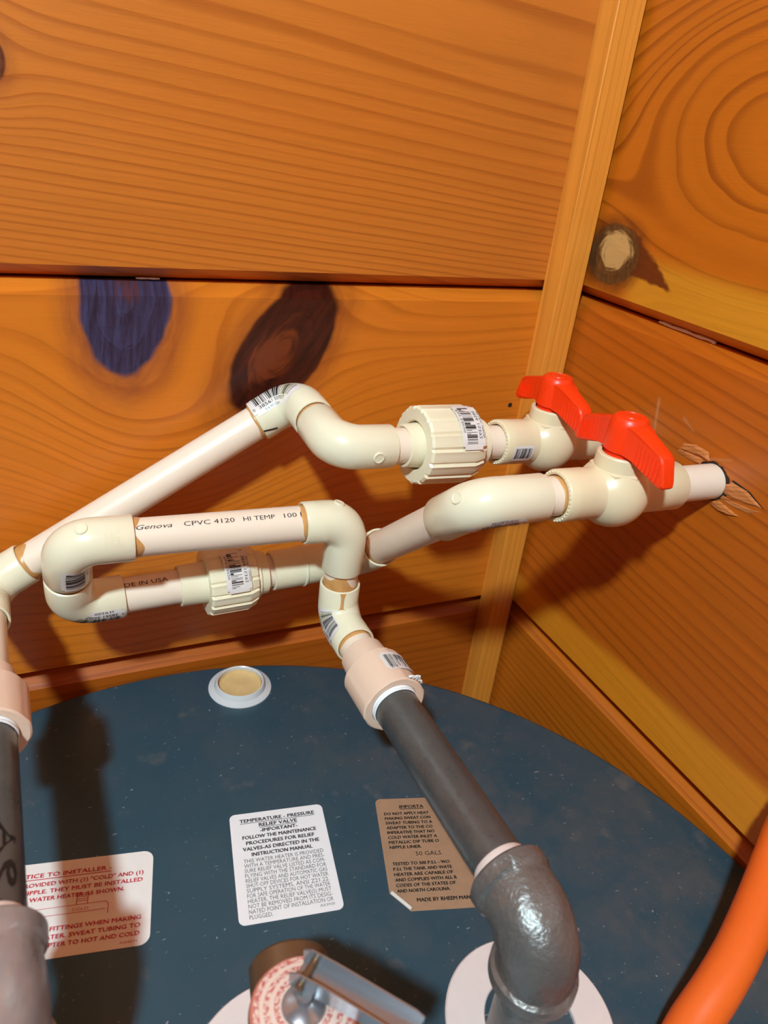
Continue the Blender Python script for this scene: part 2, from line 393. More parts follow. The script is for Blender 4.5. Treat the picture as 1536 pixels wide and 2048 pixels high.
# ------------------------------------------------------------------ lamp (behind and above the camera)
L = empty('ceiling_lamp', Vector((LAMP_POS.x, LAMP_POS.y, CEIL)), 'bare round bulb in a white ceiling holder', 'lamp')
mb = MB(); lathe(mb, Vector((LAMP_POS.x, LAMP_POS.y, CEIL)), Vector((0, 0, -1)), [(0, .055), (.012, .055), (.020, .035), (.034, .024), (.040, .024)], 32); finish('holder', mb, M['label'], L)
mt, b = newmat('glowing bulb glass'); b.inputs['Base Color'].default_value = (1, 1, 1, 1); b.inputs['Emission Color'].default_value = LAMP_COL; b.inputs['Emission Strength'].default_value = LAMP_STRENGTH
mb = MB(); lathe(mb, LAMP_POS+Vector((0, 0, .047)), Vector((0, 0, -1)), [(.0, .016), (.010, .020)]+[(.047-.042*math.cos(a), .042*math.sin(a)) for a in [math.radians(q) for q in range(35, 180, 12)]], 20); finish('bulb', mb, mt, L)

# ------------------------------------------------------------------ water heater
HZ = -.286; HC = (-.3222, -.3295); HR = .308
HT = HZ+ZO
H = empty('water_heater', Vector((HC[0], HC[1], 0)), 'round dark blue water heater with printed labels on its dusty top', 'water heater')
mb = MB(); lathe(mb, Vector((HC[0], HC[1], HT)), Vector((0, 0, -1)), [(0, HR-.004), (.0008, HR-.0015), (.0025, HR-.0003), (.016, HR), (.016, HR-.004)], 160, (True, False)); o = finish('top_cover', mb, M['heater'], H, ang=50, loc=Vector((HC[0], HC[1], HT)))
mb = MB(); lathe(mb, Vector((HC[0], HC[1], .012)), Vector((0, 0, 1)), [(0, HR-.004), (HT-.0275, HR-.004)], 96); finish('jacket', mb, M['heater'], H, loc=Vector((HC[0], HC[1], .012)))
for a in (30, 150, 270):
    c = Vector((HC[0]+.24*math.cos(math.radians(a)), HC[1]+.24*math.sin(math.radians(a)), 0)); mb = MB(); lathe(mb, c, Vector((0, 0, 1)), [(0, .02), (.012, .018)], 16); finish('foot', mb, M['steel'], H)
# plug near the rim
pc = V(-.2693, -.0526, HZ); Z = Vector((0, 0, 1))
mb = MB(); lathe(mb, pc+Z*.0001, Z, [(0, .0232), (.0006, .0230), (.0022, .0190), (.0048, .0180), (.0058, .0174), (.0060, .0168), (.0054, .0162), (.0008, .0158), (.0008, .001)], 48, (True, True)); P_ = finish('plug', mb, M['plug'], H); P_['label'] = 'milky plastic plug'
mb = MB(); lathe(mb, pc+Z*.00095, Z, [(.0026, .01575), (.0010, .0150), (.0001, .012), (0, .004), (.0004, .001)], 40, (False, True)); finish('cup', mb, M['cup'], P_)['label'] = 'stained tan recess'

def rounded(w_, h_, r, n=6):
    out = []
    for cx, cy, a0 in ((w_-r, h_-r, 0), (r, h_-r, 90), (r, r, 180), (w_-r, r, 270)):
        for i in range(n+1):
            a = math.radians(a0+90*i/n); out.append((cx+r*math.cos(a), cy+r*math.sin(a)))
    return out
def flat_label(name, poly, O, X, Y, mat, lab, th=.00025):
    """sheet lying on the heater; poly in label coordinates (m)"""
    mb = MB(); n = len(poly)
    pt = lambda a, b, z: O+X*a+Y*b+Z*z
    mb.add([pt(a, b, .00005) for a, b in poly]+[pt(a, b, th) for a, b in poly], [tuple(range(n, 2*n))]+[(i, (i+1) % n, n+(i+1) % n, n+i) for i in range(n)])
    o = finish(name, mb, mat, H, smooth=False); o['label'] = lab; return o, lambda a, b: pt(a, b, th+.00012)
def put_text(mb, f, txt, x, y, size, width=None, bold=.0, align='l', mi=0, flip=1, shear=0.):
    vs, fs, wd = glyphs(txt, min(bold, 0.), shear); sx = size if width is None or not wd else width/wd
    x0 = x if align == 'l' else (x-wd*sx/2 if align == 'c' else x-wd*sx)
    for i, q in enumerate((0.,) if bold < .025 else (-1., -.33, .33, 1.)): mb.add([f(x0+a*sx+q*bold*size, y+b*size+q*bold*size*.35)+Vector((0, 0, .00004*i)) for a, b in vs], fs, mi)   # heavier strokes by repeated strikes
    return x0, wd*sx
def bar(mb, f, x0, x1, y0, y1, mi=0, n=1):
    for i in range(n):
        a = x0+(x1-x0)*i/n; b = x0+(x1-x0)*(i+1)/n
        mb.quad(f(a, y0), f(b, y0), f(b, y1), f(a, y1), mi)
# white label: temperature-pressure relief valve
def dirs(TL, TR): X = (TR-TL); X.z = 0; X.normalize(); return X, Z.cross(X)
TL, TR, BL = V(-.3049, -.1642, HZ), V(-.2487, -.1737, HZ), V(-.3145, -.2358, HZ)
X, Y = dirs(TL, TR); w_ = .0572; h_ = .0722
o, f = flat_label('relief_valve_label', rounded(w_, h_, .0035), TL-Y*h_, X, Y, M['label'], 'white label with black lettering about the relief valve')
mb = MB(); y = h_-.0068
heads = [('TEMPERATURE - PRESSURE', 0, .0455, 1), ('RELIEF VALVE', 0, .023, 1), ('-IMPORTANT-', 0, .0225, 0), ('FOLLOW THE MAINTENANCE', 0, .044, 0), ('PROCEDURES FOR RELIEF', 0, .0405, 0), ('VALVES-AS DIRECTED IN THE', 0, .045, 0), ('INSTRUCTION MANUAL', 0, .0355, 0)]
for t, _, wd, ul in heads:
    x0, ww = put_text(mb, f, t, w_/2, y, .0034, wd, .036, 'c')
    if ul: bar(mb, f, x0, x0+ww, y-.0009, y-.00055)
    y -= .0040
body = ['THIS WATER HEATER IS PROVIDED', 'WITH A TEMPERATURE AND PRES-', 'SURE RELIEF VALVE LISTED AS COM-', 'PLYING WITH THE STANDARD FOR', 'RELIEF VALVES AND AUTOMATIC GAS', 'SHUT-OFF DEVICES FOR HOT WATER', 'SUPPLY SYSTEMS, ANSI Z21.22.', 'FOR SAFE OPERATION OF THE WATER', 'HEATER, THE RELIEF VALVE(S) MUST', 'NOT BE REMOVED FROM ITS DESIG-', 'NATED POINT OF INSTALLATION OR']
for t in body: put_text(mb, f, t, .0058, y, .0036, .0465, -.004); y -= .00315
put_text(mb, f, 'PLUGGED.', .0058, y, .0036, .0125, -.004)
put_text(mb, f, 'AX3930', .0525, y+.0006, .0022, .0082, -.004, 'r')
finish('print', mb, M['greyink'], o, smooth=False)
# red notice label
TRr, BRr = V(-.3510, -.1738, HZ), V(-.3586, -.2292, HZ); TLx = V(-.4154, -.1613, HZ)
X, Y = dirs(TLx, TRr); w_ = .088; h_ = .0562
o, f0 = flat_label('installer_notice_label', rounded(w_, h_, .0055), TRr-X*w_-Y*h_, X, Y, M['oldlabel'], 'white label with red lettering and a small tank drawing')
f = lambda a, b: f0(w_+a, b)          # measured from the right edge
mb = MB(); s_ = .0038
def rl(t, xl, xr, yy, sz=.0036, bold=.030): put_text(mb, f, t, xl, yy, sz, xr-xl, bold)
rl('TICE TO INSTALLER -', -.0665, -.0222, h_-.0092); bar(mb, f, -.0665, -.0222, h_-.0106, h_-.0101)
rl('PROVIDED WITH (1) "COLD" AND (1)', -.0680, -.0050, h_-.0148, .0034); rl('NIPPLE. THEY MUST BE INSTALLED', -.0668, -.0052, h_-.0192, .0034); rl('WATER HEATER AS SHOWN.', -.0622, -.0145, h_-.0236, .0034)
bar(mb, f, -.0668, -.0245, .0276, .0279); bar(mb, f, -.0668, -.0235, .0232, .0235)
for a in range(6):
    t0, t1 = math.radians(90-15*a), math.radians(75-15*a); q = lambda t, r: f(-.0245+r*math.cos(t), .0254+r*math.sin(t)); mb.quad(q(t0, .0022), q(t0, .0026), q(t1, .0026), q(t1, .0022))
bar(mb, f, -.0223, -.0219, .0206, .0254)
for xa in (-.0385, -.0330): bar(mb, f, xa, xa+.0004, .0279, .0342)
for q in range(4): bar(mb, f, -.0381, -.0330, .0296+.0012*q, .0299+.0012*q)
bar(mb, f, -.0385, -.0326, .0342, .0345)
put_text(mb, f, 'COLD', -.0402, .0243, .0024, .0082, .01)
rl('D THESE FITTINGS WHEN MAKING', -.0655, -.0050, .0146, .0034); rl('TO HEATER. SWEAT TUBING TO', -.0630, -.0052, .0102, .0034); rl('ADAPTER TO HOT AND COLD', -.0570, -.0054, .0058, .0034)
put_text(mb, f, 'AX4591', -.0150, .0022, .0018, .0085, .005)
finish('print', mb, M['redink'], o, smooth=False)
# foil label under the steel pipe
TL = V(-.2149, -.1815, HZ); TRr = V(-.1839, -.1905, HZ)
X, Y = dirs(TL, TRr); w_ = .066; h_ = .0775
poly = rounded(w_, h_, .0035)
k = len(poly)//4; poly = poly[:2*k]+[(0., .0115), (.0105, 0.)]+poly[3*k:]
o, f = flat_label('foil_label', poly, TL-Y*h_, X, Y, M['foil'], 'aged copper coloured foil label with clipped corner', .0003)
mb = MB(); y = h_-.0078
put_text(mb, f, 'IMPORTA', .0150, y, .0032, .0155, .034); bar(mb, f, .015, .0305, y-.0008, y-.0004); y -= .0050
for t, wd in (('DO NOT APPLY HEAT', .0285), ('MAKING SWEAT CON', .0290), ('SWEAT TUBING TO A', .0295), ('ADAPTER TO THE CO', .0290), ('IMPERATIVE THAT NO', .0295), ('COLD WATER INLET A', .0305), ('METALLIC DIP TUBE O', .0310), ('NIPPLE LINER.', .0195)):
    put_text(mb, f, t, .0045, y, .0029, wd, .034); y -= .0035
put_text(mb, f, '50 GALS.', .0195, y-.0018, .0040, .0165, .015); y -= .0078
for t, wd in (('TESTED TO 300 P.S.I. - WO', .0345), ('P.S.I. THE TANK AND WATE', .0350), ('HEATER ARE CAPABLE OF', .0350), ('AND COMPLIES WITH ALL R', .0365), ('CODES OF THE STATES OF', .0350), ('AND NORTH CAROLINA.', .0310)):
    put_text(mb, f, t, .0045, y, .0029, wd, .034); y -= .0035
put_text(mb, f, 'MADE BY RHEEM MAN', .0150, y-.0026, .0032, .0310, .034)
finish('print', mb, M['ink'], o, smooth=False)
mb = MB(); a, b2 = f(.0004, .0112), f(.0102, .0006); nrm = (X+Y)*.7071
mb.add([a, b2, b2+nrm*.0014+Z*.0010, a+nrm*.0014+Z*.0010, a+Z*.0004+nrm*.0018, b2+Z*.0004+nrm*.0018], ((0, 1, 2, 3), (3, 2, 5, 4), (0, 3, 4), (1, 5, 2)))
finish('folded_corner', mb, M['foilback'], o, smooth=False)

# ------------------------------------------------------------------ pipe geometry
PT = {k: V(*q) for k, q in {'H0': (-.2091, -.3345, -.2057), 'H1': (-.2153, -.0950, -.2022), 'H2': (-.2146, -.0960, -.1266), 'H3': (-.3796, -.0918, -.1243), 'H4': (-.3800, -.0644, -.1830),
      'H5': (-.1825, -.0575, -.1807), 'H6': (-.1805, -.1836, -.0744), 'H7': (0., -.1853, -.0767), 'K0': (-.4222, -.3020, -.1890), 'K1': (-.4264, -.0369, -.1812), 'K2': (-.2319, -.0357, -.0663),
      'K3': (-.2283, -.1013, -.0742), 'K4': (0., -.0921, -.0863)}.items()}
def dr(a, b): return (PT[b]-PT[a]).normalized()
def on(a, b, d): return PT[a]+dr(a, b)*d
RP, RF = .0111, .0134
def pipe(parent, A, B, ins=.004, r=RP, mat='pipe', ref=Vector((0, 0, 1))):
    d = (B-A).normalized(); mb = MB(); L_ = (B-A).length+2*ins
    lathe(mb, A-d*ins, d, [(0, r*.8), (0, r), (L_, r), (L_, r*.8)], 40, (True, True), ref=ref)
    return finish('pipe', mb, M[mat], parent)
def glue(parent, A, d, r=RP, wmax=.0035, seed=0, lobes=()):
    """uneven band of dried cement at a socket mouth; A on the mouth, d along the pipe away from it"""
    rnd = random.Random(seed); d = d.normalized(); N = d.orthogonal().normalized(); B = d.cross(N); n = 40; mb = MB(); vs = []
    ph = [rnd.uniform(0, 6.28) for _ in range(4)]
    for i in range(n):
        a = 2*math.pi*i/n; w = wmax*(.30+.25*math.sin(a*2+ph[0])+.18*math.sin(3*a+ph[1])+.12*math.sin(5*a+ph[2])+.2)
        w = max(.0004, w)
        for s, rr in ((-.0015, r+.0002), (0, r+.0004), (w*.7, r+.0003), (w, r+.00002)): vs.append(A+d*s+(N*math.cos(a)+B*math.sin(a))*rr)
    fs = [(4*i+j, 4*((i+1) % n)+j, 4*((i+1) % n)+j+1, 4*i+j+1) for i in range(n) for j in range(3)]
    mb.add(vs, fs); return finish('cement', mb, M['glue'], parent)
def elbow_path(C, dA, dB, a, b, r=.0155, n=10):
    T0 = -dA; phi = T0.angle(dB); tl = r*math.tan(phi/2); nrm = T0.cross(dB).normalized()
    pts = [(C+dA*a, T0), (C+dA*tl, T0)]; cen = C+dA*tl+nrm.cross(T0)*r
    p0 = C+dA*tl
    for i in range(1, n+1):
        R_ = Matrix.Rotation(phi*i/n, 3, nrm); pts.append((cen+R_@(p0-cen), (R_@T0).normalized()))
    pts.append((C+dB*b, dB)); return Path(pts, RF, nrm)
def elbow(parent, C, dA, dB, a=.033, b=.033, disc=None, text=None):
    P = elbow_path(C, dA, dB, a, b); p = P.p; mb = MB()
    T0, T1 = p[0][1], p[-1][1]
    st = [(p[0][0]+T0*.005, T0, .0107), (p[0][0]+T0*.0004, T0, .0118), (p[0][0], T0, .0124), (p[0][0]+T0*.0003, T0, RF-.0003), (p[0][0]+T0*.0010, T0, RF)]
    st += [(q, t, RF+.0004*math.sin(math.pi*i/(len(p)-3))) for i, (q, t) in enumerate(p[1:-1])]
    e = p[-1][0]; st += [(e-T1*.0010, T1, RF), (e-T1*.0003, T1, RF-.0003), (e, T1, .0124), (e-T1*.0004, T1, .0118), (e-T1*.005, T1, .0107)]
    sweep(mb, st, P.ref, 48)
    o = finish('elbow', mb, M['fit'], parent, ang=40)
    if disc:
        sd, face = disc; th = P.theta(sd, face); q0 = P.surf(sd, th, -.0006); nrm = (q0-P.at(sd)[0]).normalized(); mb = MB(); lathe(mb, q0, nrm, [(0, .0036), (.0011, .0036), (.0014, .0033), (.0014, .0027), (.00115, .0024), (.00115, .0005)], 28); finish('mould_mark', mb, M['fit'], o)
    if text:
        s0, face, flip = text; th0 = P.theta(s0, face); mb = MB()
        for i, t in enumerate(('CPVC 11', 'D-2846', 'NSF-pw')):
            vs, fs, wd = glyphs(t, .01); sz = .0026
            mb.add([P.surf(s0+flip*(.0030*i-b_*sz), th0+flip*((a_-wd/2)*sz)/RF, .00025) for a_, b_ in vs], fs)
        finish('raised_lettering', mb, M['fit'], o, smooth=False)
    return o, P
BARS = [1, 1, 2, 1, 3, 2, 1, 1, 1, 3, 2, 1, 1, 2, 1, 4, 1, 2, 2, 1, 3, 1, 1, 2, 1, 1, 3, 1, 2, 1, 4, 1, 1, 2, 1, 3, 1, 2, 1, 1, 2, 1, 3, 2, 1, 1, 1, 3, 1, 2, 1, 1]
def sticker(parent, P, s0, th0, L_, W, lines, swap=False, fs=1, ft=1, worn=0, barfrac=(.38, .95), seed=1, mat='sticker'):
    """barcode sticker wrapped on a round fitting: a runs along the code, b across it"""
    rnd = random.Random(seed); mb = MB()
    def f(off):
        def g(a, b):
            a2, b2 = (a-L_/2)*fs, (b-W/2)*ft
            return P.surf(s0+(b2 if swap else a2), th0+(a2 if swap else b2)/P.R, off)
        return g
    f0, f1 = f(.00035), f(.00050); na, nb = 16, 10
    for i in range(na):
        for j in range(nb):
            if i in (0, na-1) and j in (0, nb-1): continue
            mb.quad(f0(L_*i/na, W*j/nb), f0(L_*(i+1)/na, W*j/nb), f0(L_*(i+1)/na, W*(j+1)/nb), f0(L_*i/na, W*(j+1)/nb), 0)
    tot = sum(BARS); x = L_*.10; k = L_*.80/tot
    for i, w in enumerate(BARS):
        if i % 2 == 0:
            y0, y1 = W*barfrac[0], W*barfrac[1]
            if worn and rnd.random() < worn: y0 += (y1-y0)*rnd.uniform(.3, .8)
            for q in range(4): mb.quad(f1(x, y0+(y1-y0)*q/4), f1(x+w*k, y0+(y1-y0)*q/4), f1(x+w*k, y0+(y1-y0)*(q+1)/4), f1(x, y0+(y1-y0)*(q+1)/4), 1)
        x += w*k
    for t, xx, yy, sz, wd in lines: put_text(mb, f1, t, L_*xx, W*yy, W*sz, L_*wd, .01, mi=1)
    o = finish('sticker', mb, [M[mat], M['ink']], parent, smooth=False); o['label'] = 'barcode sticker'; return o
ELB = [('0', .02, .22, .17, .04), ('38561 50707', .14, .20, .20, .66), ('3/4 90 ELBOW', .22, .03, .15, .42)]
VX, VY, VZ = Vector((1, 0, 0)), Vector((0, 1, 0)), Vector((0, 0, 1))

# ------------------------------------------------------------------ warm-side line: adapter up to the lower union
def adapter(parent, A, d, tapeside, len_big, len_small, lab=None):
    """female threaded adapter; A = open threaded face, d towards the solvent socket"""
    mb = MB(); R0 = .0193
    def rf(j, a, r):                     # four flat grip pads around the collar
        if 3 <= j <= 5: return r+.0006*(1 if math.cos(4*a) > .35 else 0)
        return r
    lathe(mb, A, d, [(.006, .0140), (.0004, .0146), (0, .0152), (0, R0-.0010), (.0008, R0), (len_big-.001, R0), (len_big, R0-.001), (len_big+.0004, .0152), (len_big+len_small-.001, .0142), (len_big+len_small, .0134), (len_big+len_small, .0116), (len_big+len_small-.003, .0110)], 64, (False, False), ref=VZ, rfun=rf)
    o = finish('adapter', mb, M['adapter'], parent, ang=28)
    return o
HA = empty('plastic_pipe_run', PT['H1'], 'cream plastic pipe loop with printed lettering, fed by the steel pipe beside the foil label', 'pipe')
dI = dr('H0', 'H1')
ad = adapter(HA, on('H0', 'H1', 149), dI, None, .030, .0178) if False else adapter(HA, on('H0', 'H1', .149), dI, None, .030, .0178)
Pa = straight(on('H0', 'H1', .149), on('H0', 'H1', .180), .0199)
sticker(ad, Pa, .0165, Pa.theta(.01, Vector((.45, -.25, .85))), .024, .0155, [('3/4', .1, .05, .2, .2)], swap=True, worn=.3, barfrac=(.15, .85), seed=5)
mb = MB()
for i in range(5):                        # drips of cement on the adapter rim
    a = .9+.12*i; p = Pa.surf(.0005, Pa.theta(.01, VZ)+.35+.14*i, .0006); lathe(mb, p, Vector((.5-.2*i, -.3, .25+.1*i)), [(0, .0009), (.002+.0011*(i % 3), .0006), (.0035+.001*(i % 2), .0002)], 8)
finish('cement_drip', mb, M['ptfe'], ad)
pipe(HA, on('H0', 'H1', .1968), on('H0', 'H1', .2065))
glue(HA, on('H0', 'H1', .1968), dI, seed=1)
e1, P1 = elbow(HA, PT['H1'], -dI, dr('H1', 'H2'), .033, .028, None, (.010, Vector((.5, -.15, .85)), -1))
sticker(e1, P1, .0225, P1.theta(.014, Vector((-.96, 0, .28))), .030, .017, ELB, fs=1, ft=1, seed=2)
glue(HA, on('H0', 'H1', .2065), -dI, wmax=.003, seed=2)
mb = MB()                                  # run of orange cement down the riser elbow
th = P1.theta(P1.L-.006, Vector((-.22, -1, 0))); prof = [.0020, .0014, .0011, .0010, .0010, .0011, .0012, .0015, .0020, .0024, .0025, .0020, .0010]
for q in range(12):
    sa, sb = P1.L-.0005-.0019*q, P1.L-.0005-.0019*(q+1); wa, wb = prof[q]/RF, prof[q+1]/RF
    mb.quad(P1.surf(sa, th-wa, .0003), P1.surf(sa, th+wa, .0003), P1.surf(sb, th+wb, .0003), P1.surf(sb, th-wb, .0003))
finish('cement_run', mb, M['glue'], e1)
pipe(HA, on('H1', 'H2', .028), on('H1', 'H2', .0385), .003)
glue(HA, on('H1', 'H2', .028), dr('H1', 'H2'), wmax=.012, seed=3)
dx = dr('H2', 'H3')
e2, P2 = elbow(HA, PT['H2'], dr('H2', 'H1'), dx, .037, .030, (.041, VZ), (.052, Vector((0, -.1, 1)), -1))
pipe(HA, on('H3', 'H2', .0355), on('H3', 'H2', .1351))
glue(HA, on('H3', 'H2', .0355), -dx, wmax=.006, seed=4); glue(HA, on('H3', 'H2', .1351), dx, wmax=.0045, seed=5)
dd = dr('H3', 'H4')
e3, P3 = elbow(HA, PT['H3'], -dx, dd, .0355, .031, (.0240, -dd), (.010, Vector((0, -.85, .5)), 1))
sticker(e3, P3, P3.L-.0125, P3.theta(P3.L-.01, Vector((.28, -.92, -.25))), .0185, .0165, [('3/4 90', .1, .05, .12, .4)], fs=1, ft=1, barfrac=(.2, .85), seed=3)
pipe(HA, on('H3', 'H4', .031), on('H3', 'H4', .0345), .002); glue(HA, on('H3', 'H4', .0335), -dd, wmax=.003, seed=6)
dl = dr('H4', 'H5')
e4, P4 = elbow(HA, PT['H4'], -dd, dl, .031, .0315)
sticker(e4, P4, P4.L-.0165, P4.theta(P4.L-.01, Vector((0, -.82, -.57))), .030, .0165, ELB, fs=-1, ft=1, seed=4)
pp = pipe(HA, on('H4', 'H5', .0315), on('H4', 'H5', .0655))
# print on the pipes
def pipe_print(parent, A, B, items, face, size):
    P = straight(A, B, RP); th = P.theta(0, face); mb = MB()
    for t, s, wd, shear in items:
        f = lambda a, b: P.surf(a, th-b/RP, .00012)
        f2 = lambda a, b: P.surf(a, th+b/RP, .00012)
        # text must read along A->B with its top towards the upper side
        d = (B-A).normalized(); pa = P.surf(0, th+.3); pb = P.surf(0, th-.3)
        put_text(mb, f2 if (pa-pb).z > 0 else f, t, s, 0, size, wd, .008, shear=shear)
    finish('print', mb, M['ink'], parent, smooth=False)
pt = [c for c in HA.children if c.name.startswith('pipe')]
pipe_print(pt[2], on('H3', 'H2', .0355), on('H3', 'H2', .1351), [('Genova', .0010, .0195, .35), ('CPVC 4120', .0270, .0290, 0), ('HI TEMP', .0612, .0190, 0), ('100 PSI', .0858, .0170, 0)], Vector((0, -.62, .78)), .0042)
pipe_print(pp, on('H4', 'H5', .0315), on('H4', 'H5', .0655), [('DE IN USA', .0003, .0265, 0)], Vector((0, -.52, .85)), .0042)

# ------------------------------------------------------------------ unions
def nut(parent, A, d, R0, L_, nrib=16, ph=0.):
    mb = MB(); d = d.normalized()
    n = nrib*6
    def rf(j, a, r):
        if 3 <= j <= 6:
            q = ((a+ph)/(2*math.pi)*nrib) % 1.0
            return r-(.0011 if q < .17 else 0)+(.0005 if .18 <= q < .36 else 0)
        return r
    lathe(mb, A, d, [(.004, R0*.60), (.0006, R0*.62), (0, R0*.66), (0, R0*.935), (.0015, R0*.985), (L_*.80, R0), (L_, R0*.87), (L_, R0*.72), (L_-.004, R0*.70)], n, (False, False), rfun=rf)
    return finish('nut', mb, M['union'], parent, ang=25)
def union(a, b, s_col, s_nut, e_nut, e_out, R0, label, tail_len, ph=0.):
    d = dr(a, b); U = empty('pipe_union', on(a, b, s_nut), label, 'pipe union', 'barcoded plastic unions in the pipe lines')
    mb = MB(); lathe(mb, on(a, b, s_col), d, [(.003, .0108), (.0003, .0117), (0, .0124), (.0005, .0134), (s_nut-s_col-.001, .0137), (s_nut-s_col+.003, .0142), (s_nut-s_col+.003, .0100)], 44, (False, False)); finish('tailpiece', mb, M['union'], U)
    nt_ = nut(U, on(a, b, s_nut), d, R0, e_nut-s_nut, ph=ph)
    mb = MB(); L_ = e_out-e_nut
    lathe(mb, on(a, b, e_nut), d, [(-.003, .0150), (0, R0*.74), (L_*.30, R0*.74), (L_*.42, R0*.66), (L_-.0006, R0*.64), (L_, R0*.60), (L_, .0116), (L_-.003, .0108)], 44, (False, False)); finish('threaded_collar', mb, M['union'], U)
    Pn = straight(on(a, b, s_nut), on(a, b, e_nut), R0+.0006); return U, nt_, Pn, d
U1, n1, Pn1, d = union('H4', 'H5', .0653, .0822, .1140, .1237, .0228, 'ribbed cream union hanging directly below the printed pipe', .02, .1)
USTK = [('Part 53020', .16, .83, .13, .52), ('3856 15392', .20, .14, .17, .60), ('3/4 CPVC UNION', .22, .01, .12, .56), ('0', .02, .14, .14, .04)]
sticker(n1, Pn1, .0175, Pn1.theta(.01, Vector((0, -.72, .70))), .030, .0165, USTK, swap=True, fs=1, ft=-1, worn=.25, barfrac=(.34, .80), seed=7)
U2, n2, Pn2, d = union('K3', 'K4', .0438, .0519, .0925, .1015, .0247, 'large ribbed cream union next to the ball valve with a barcode sticker', .01, .32)
sticker(n2, Pn2, .0285, Pn2.theta(.01, Vector((0, -.62, .78))), .033, .0165, USTK, swap=True, fs=1, ft=-1, worn=.15, barfrac=(.34, .80), seed=8)

# ------------------------------------------------------------------ section from lower union to the front valve
HB = empty('plastic_pipe_run', PT['H5'], 'cream plastic pipe with two elbows, climbing to the valve at the splintered hole', 'pipe')
pipe(HB, on('H4', 'H5', .1230), on('H4', 'H5', .1290), .002)
mb = MB(); lathe(mb, on('H4', 'H5', .1276), dl, [(.004, .0108), (.0003, .0117), (0, .0124), (.0006, .0137), (.0216, .0139), (.0222, .0146), (.0232, .0146), (.0238, .0137), (.0420, .0134), (.0425, .0124), (.0425, .0115), (.039, .0108)], 44, (False, False)); finish('coupling', mb, M['union'], HB)
pipe(HB, on('H4', 'H5', .1700), on('H4', 'H5', .1640), -.0005)
d56 = dr('H5', 'H6'); d67 = dr('H6', 'H7')
e5, P5 = elbow(HB, PT['H5'], -dl, d56, .029, .034)
pipe(HB, on('H5', 'H6', .034), on('H5', 'H6', .1270)); glue(HB, on('H5', 'H6', .034), d56, wmax=.004, seed=11)
e6, P6 = elbow(HB, PT['H6'], -d56, d67, .038, .0415, (.030, Vector((-.15, -.62, .78))), (.012, Vector((-.5, -.65, .55)), 1))
sticker(e6, P6, P6.L-.030, P6.theta(P6.L-.02, Vector((0, -.60, -.80))), .030, .016, ELB, fs=-1, ft=1, seed=9)
pipe(HB, on('H6', 'H7', .0415), on('H6', 'H7', .0505)); glue(HB, on('H6', 'H7', .0505), -d67, wmax=.003, seed=12)
ST = empty('pipe_stub', on('H6', 'H7', .150), 'short cream pipe entering the splintered hole in the wall', 'pipe')
pipe(ST, on('H6', 'H7', .1376), on('H6', 'H7', .1790), .003)

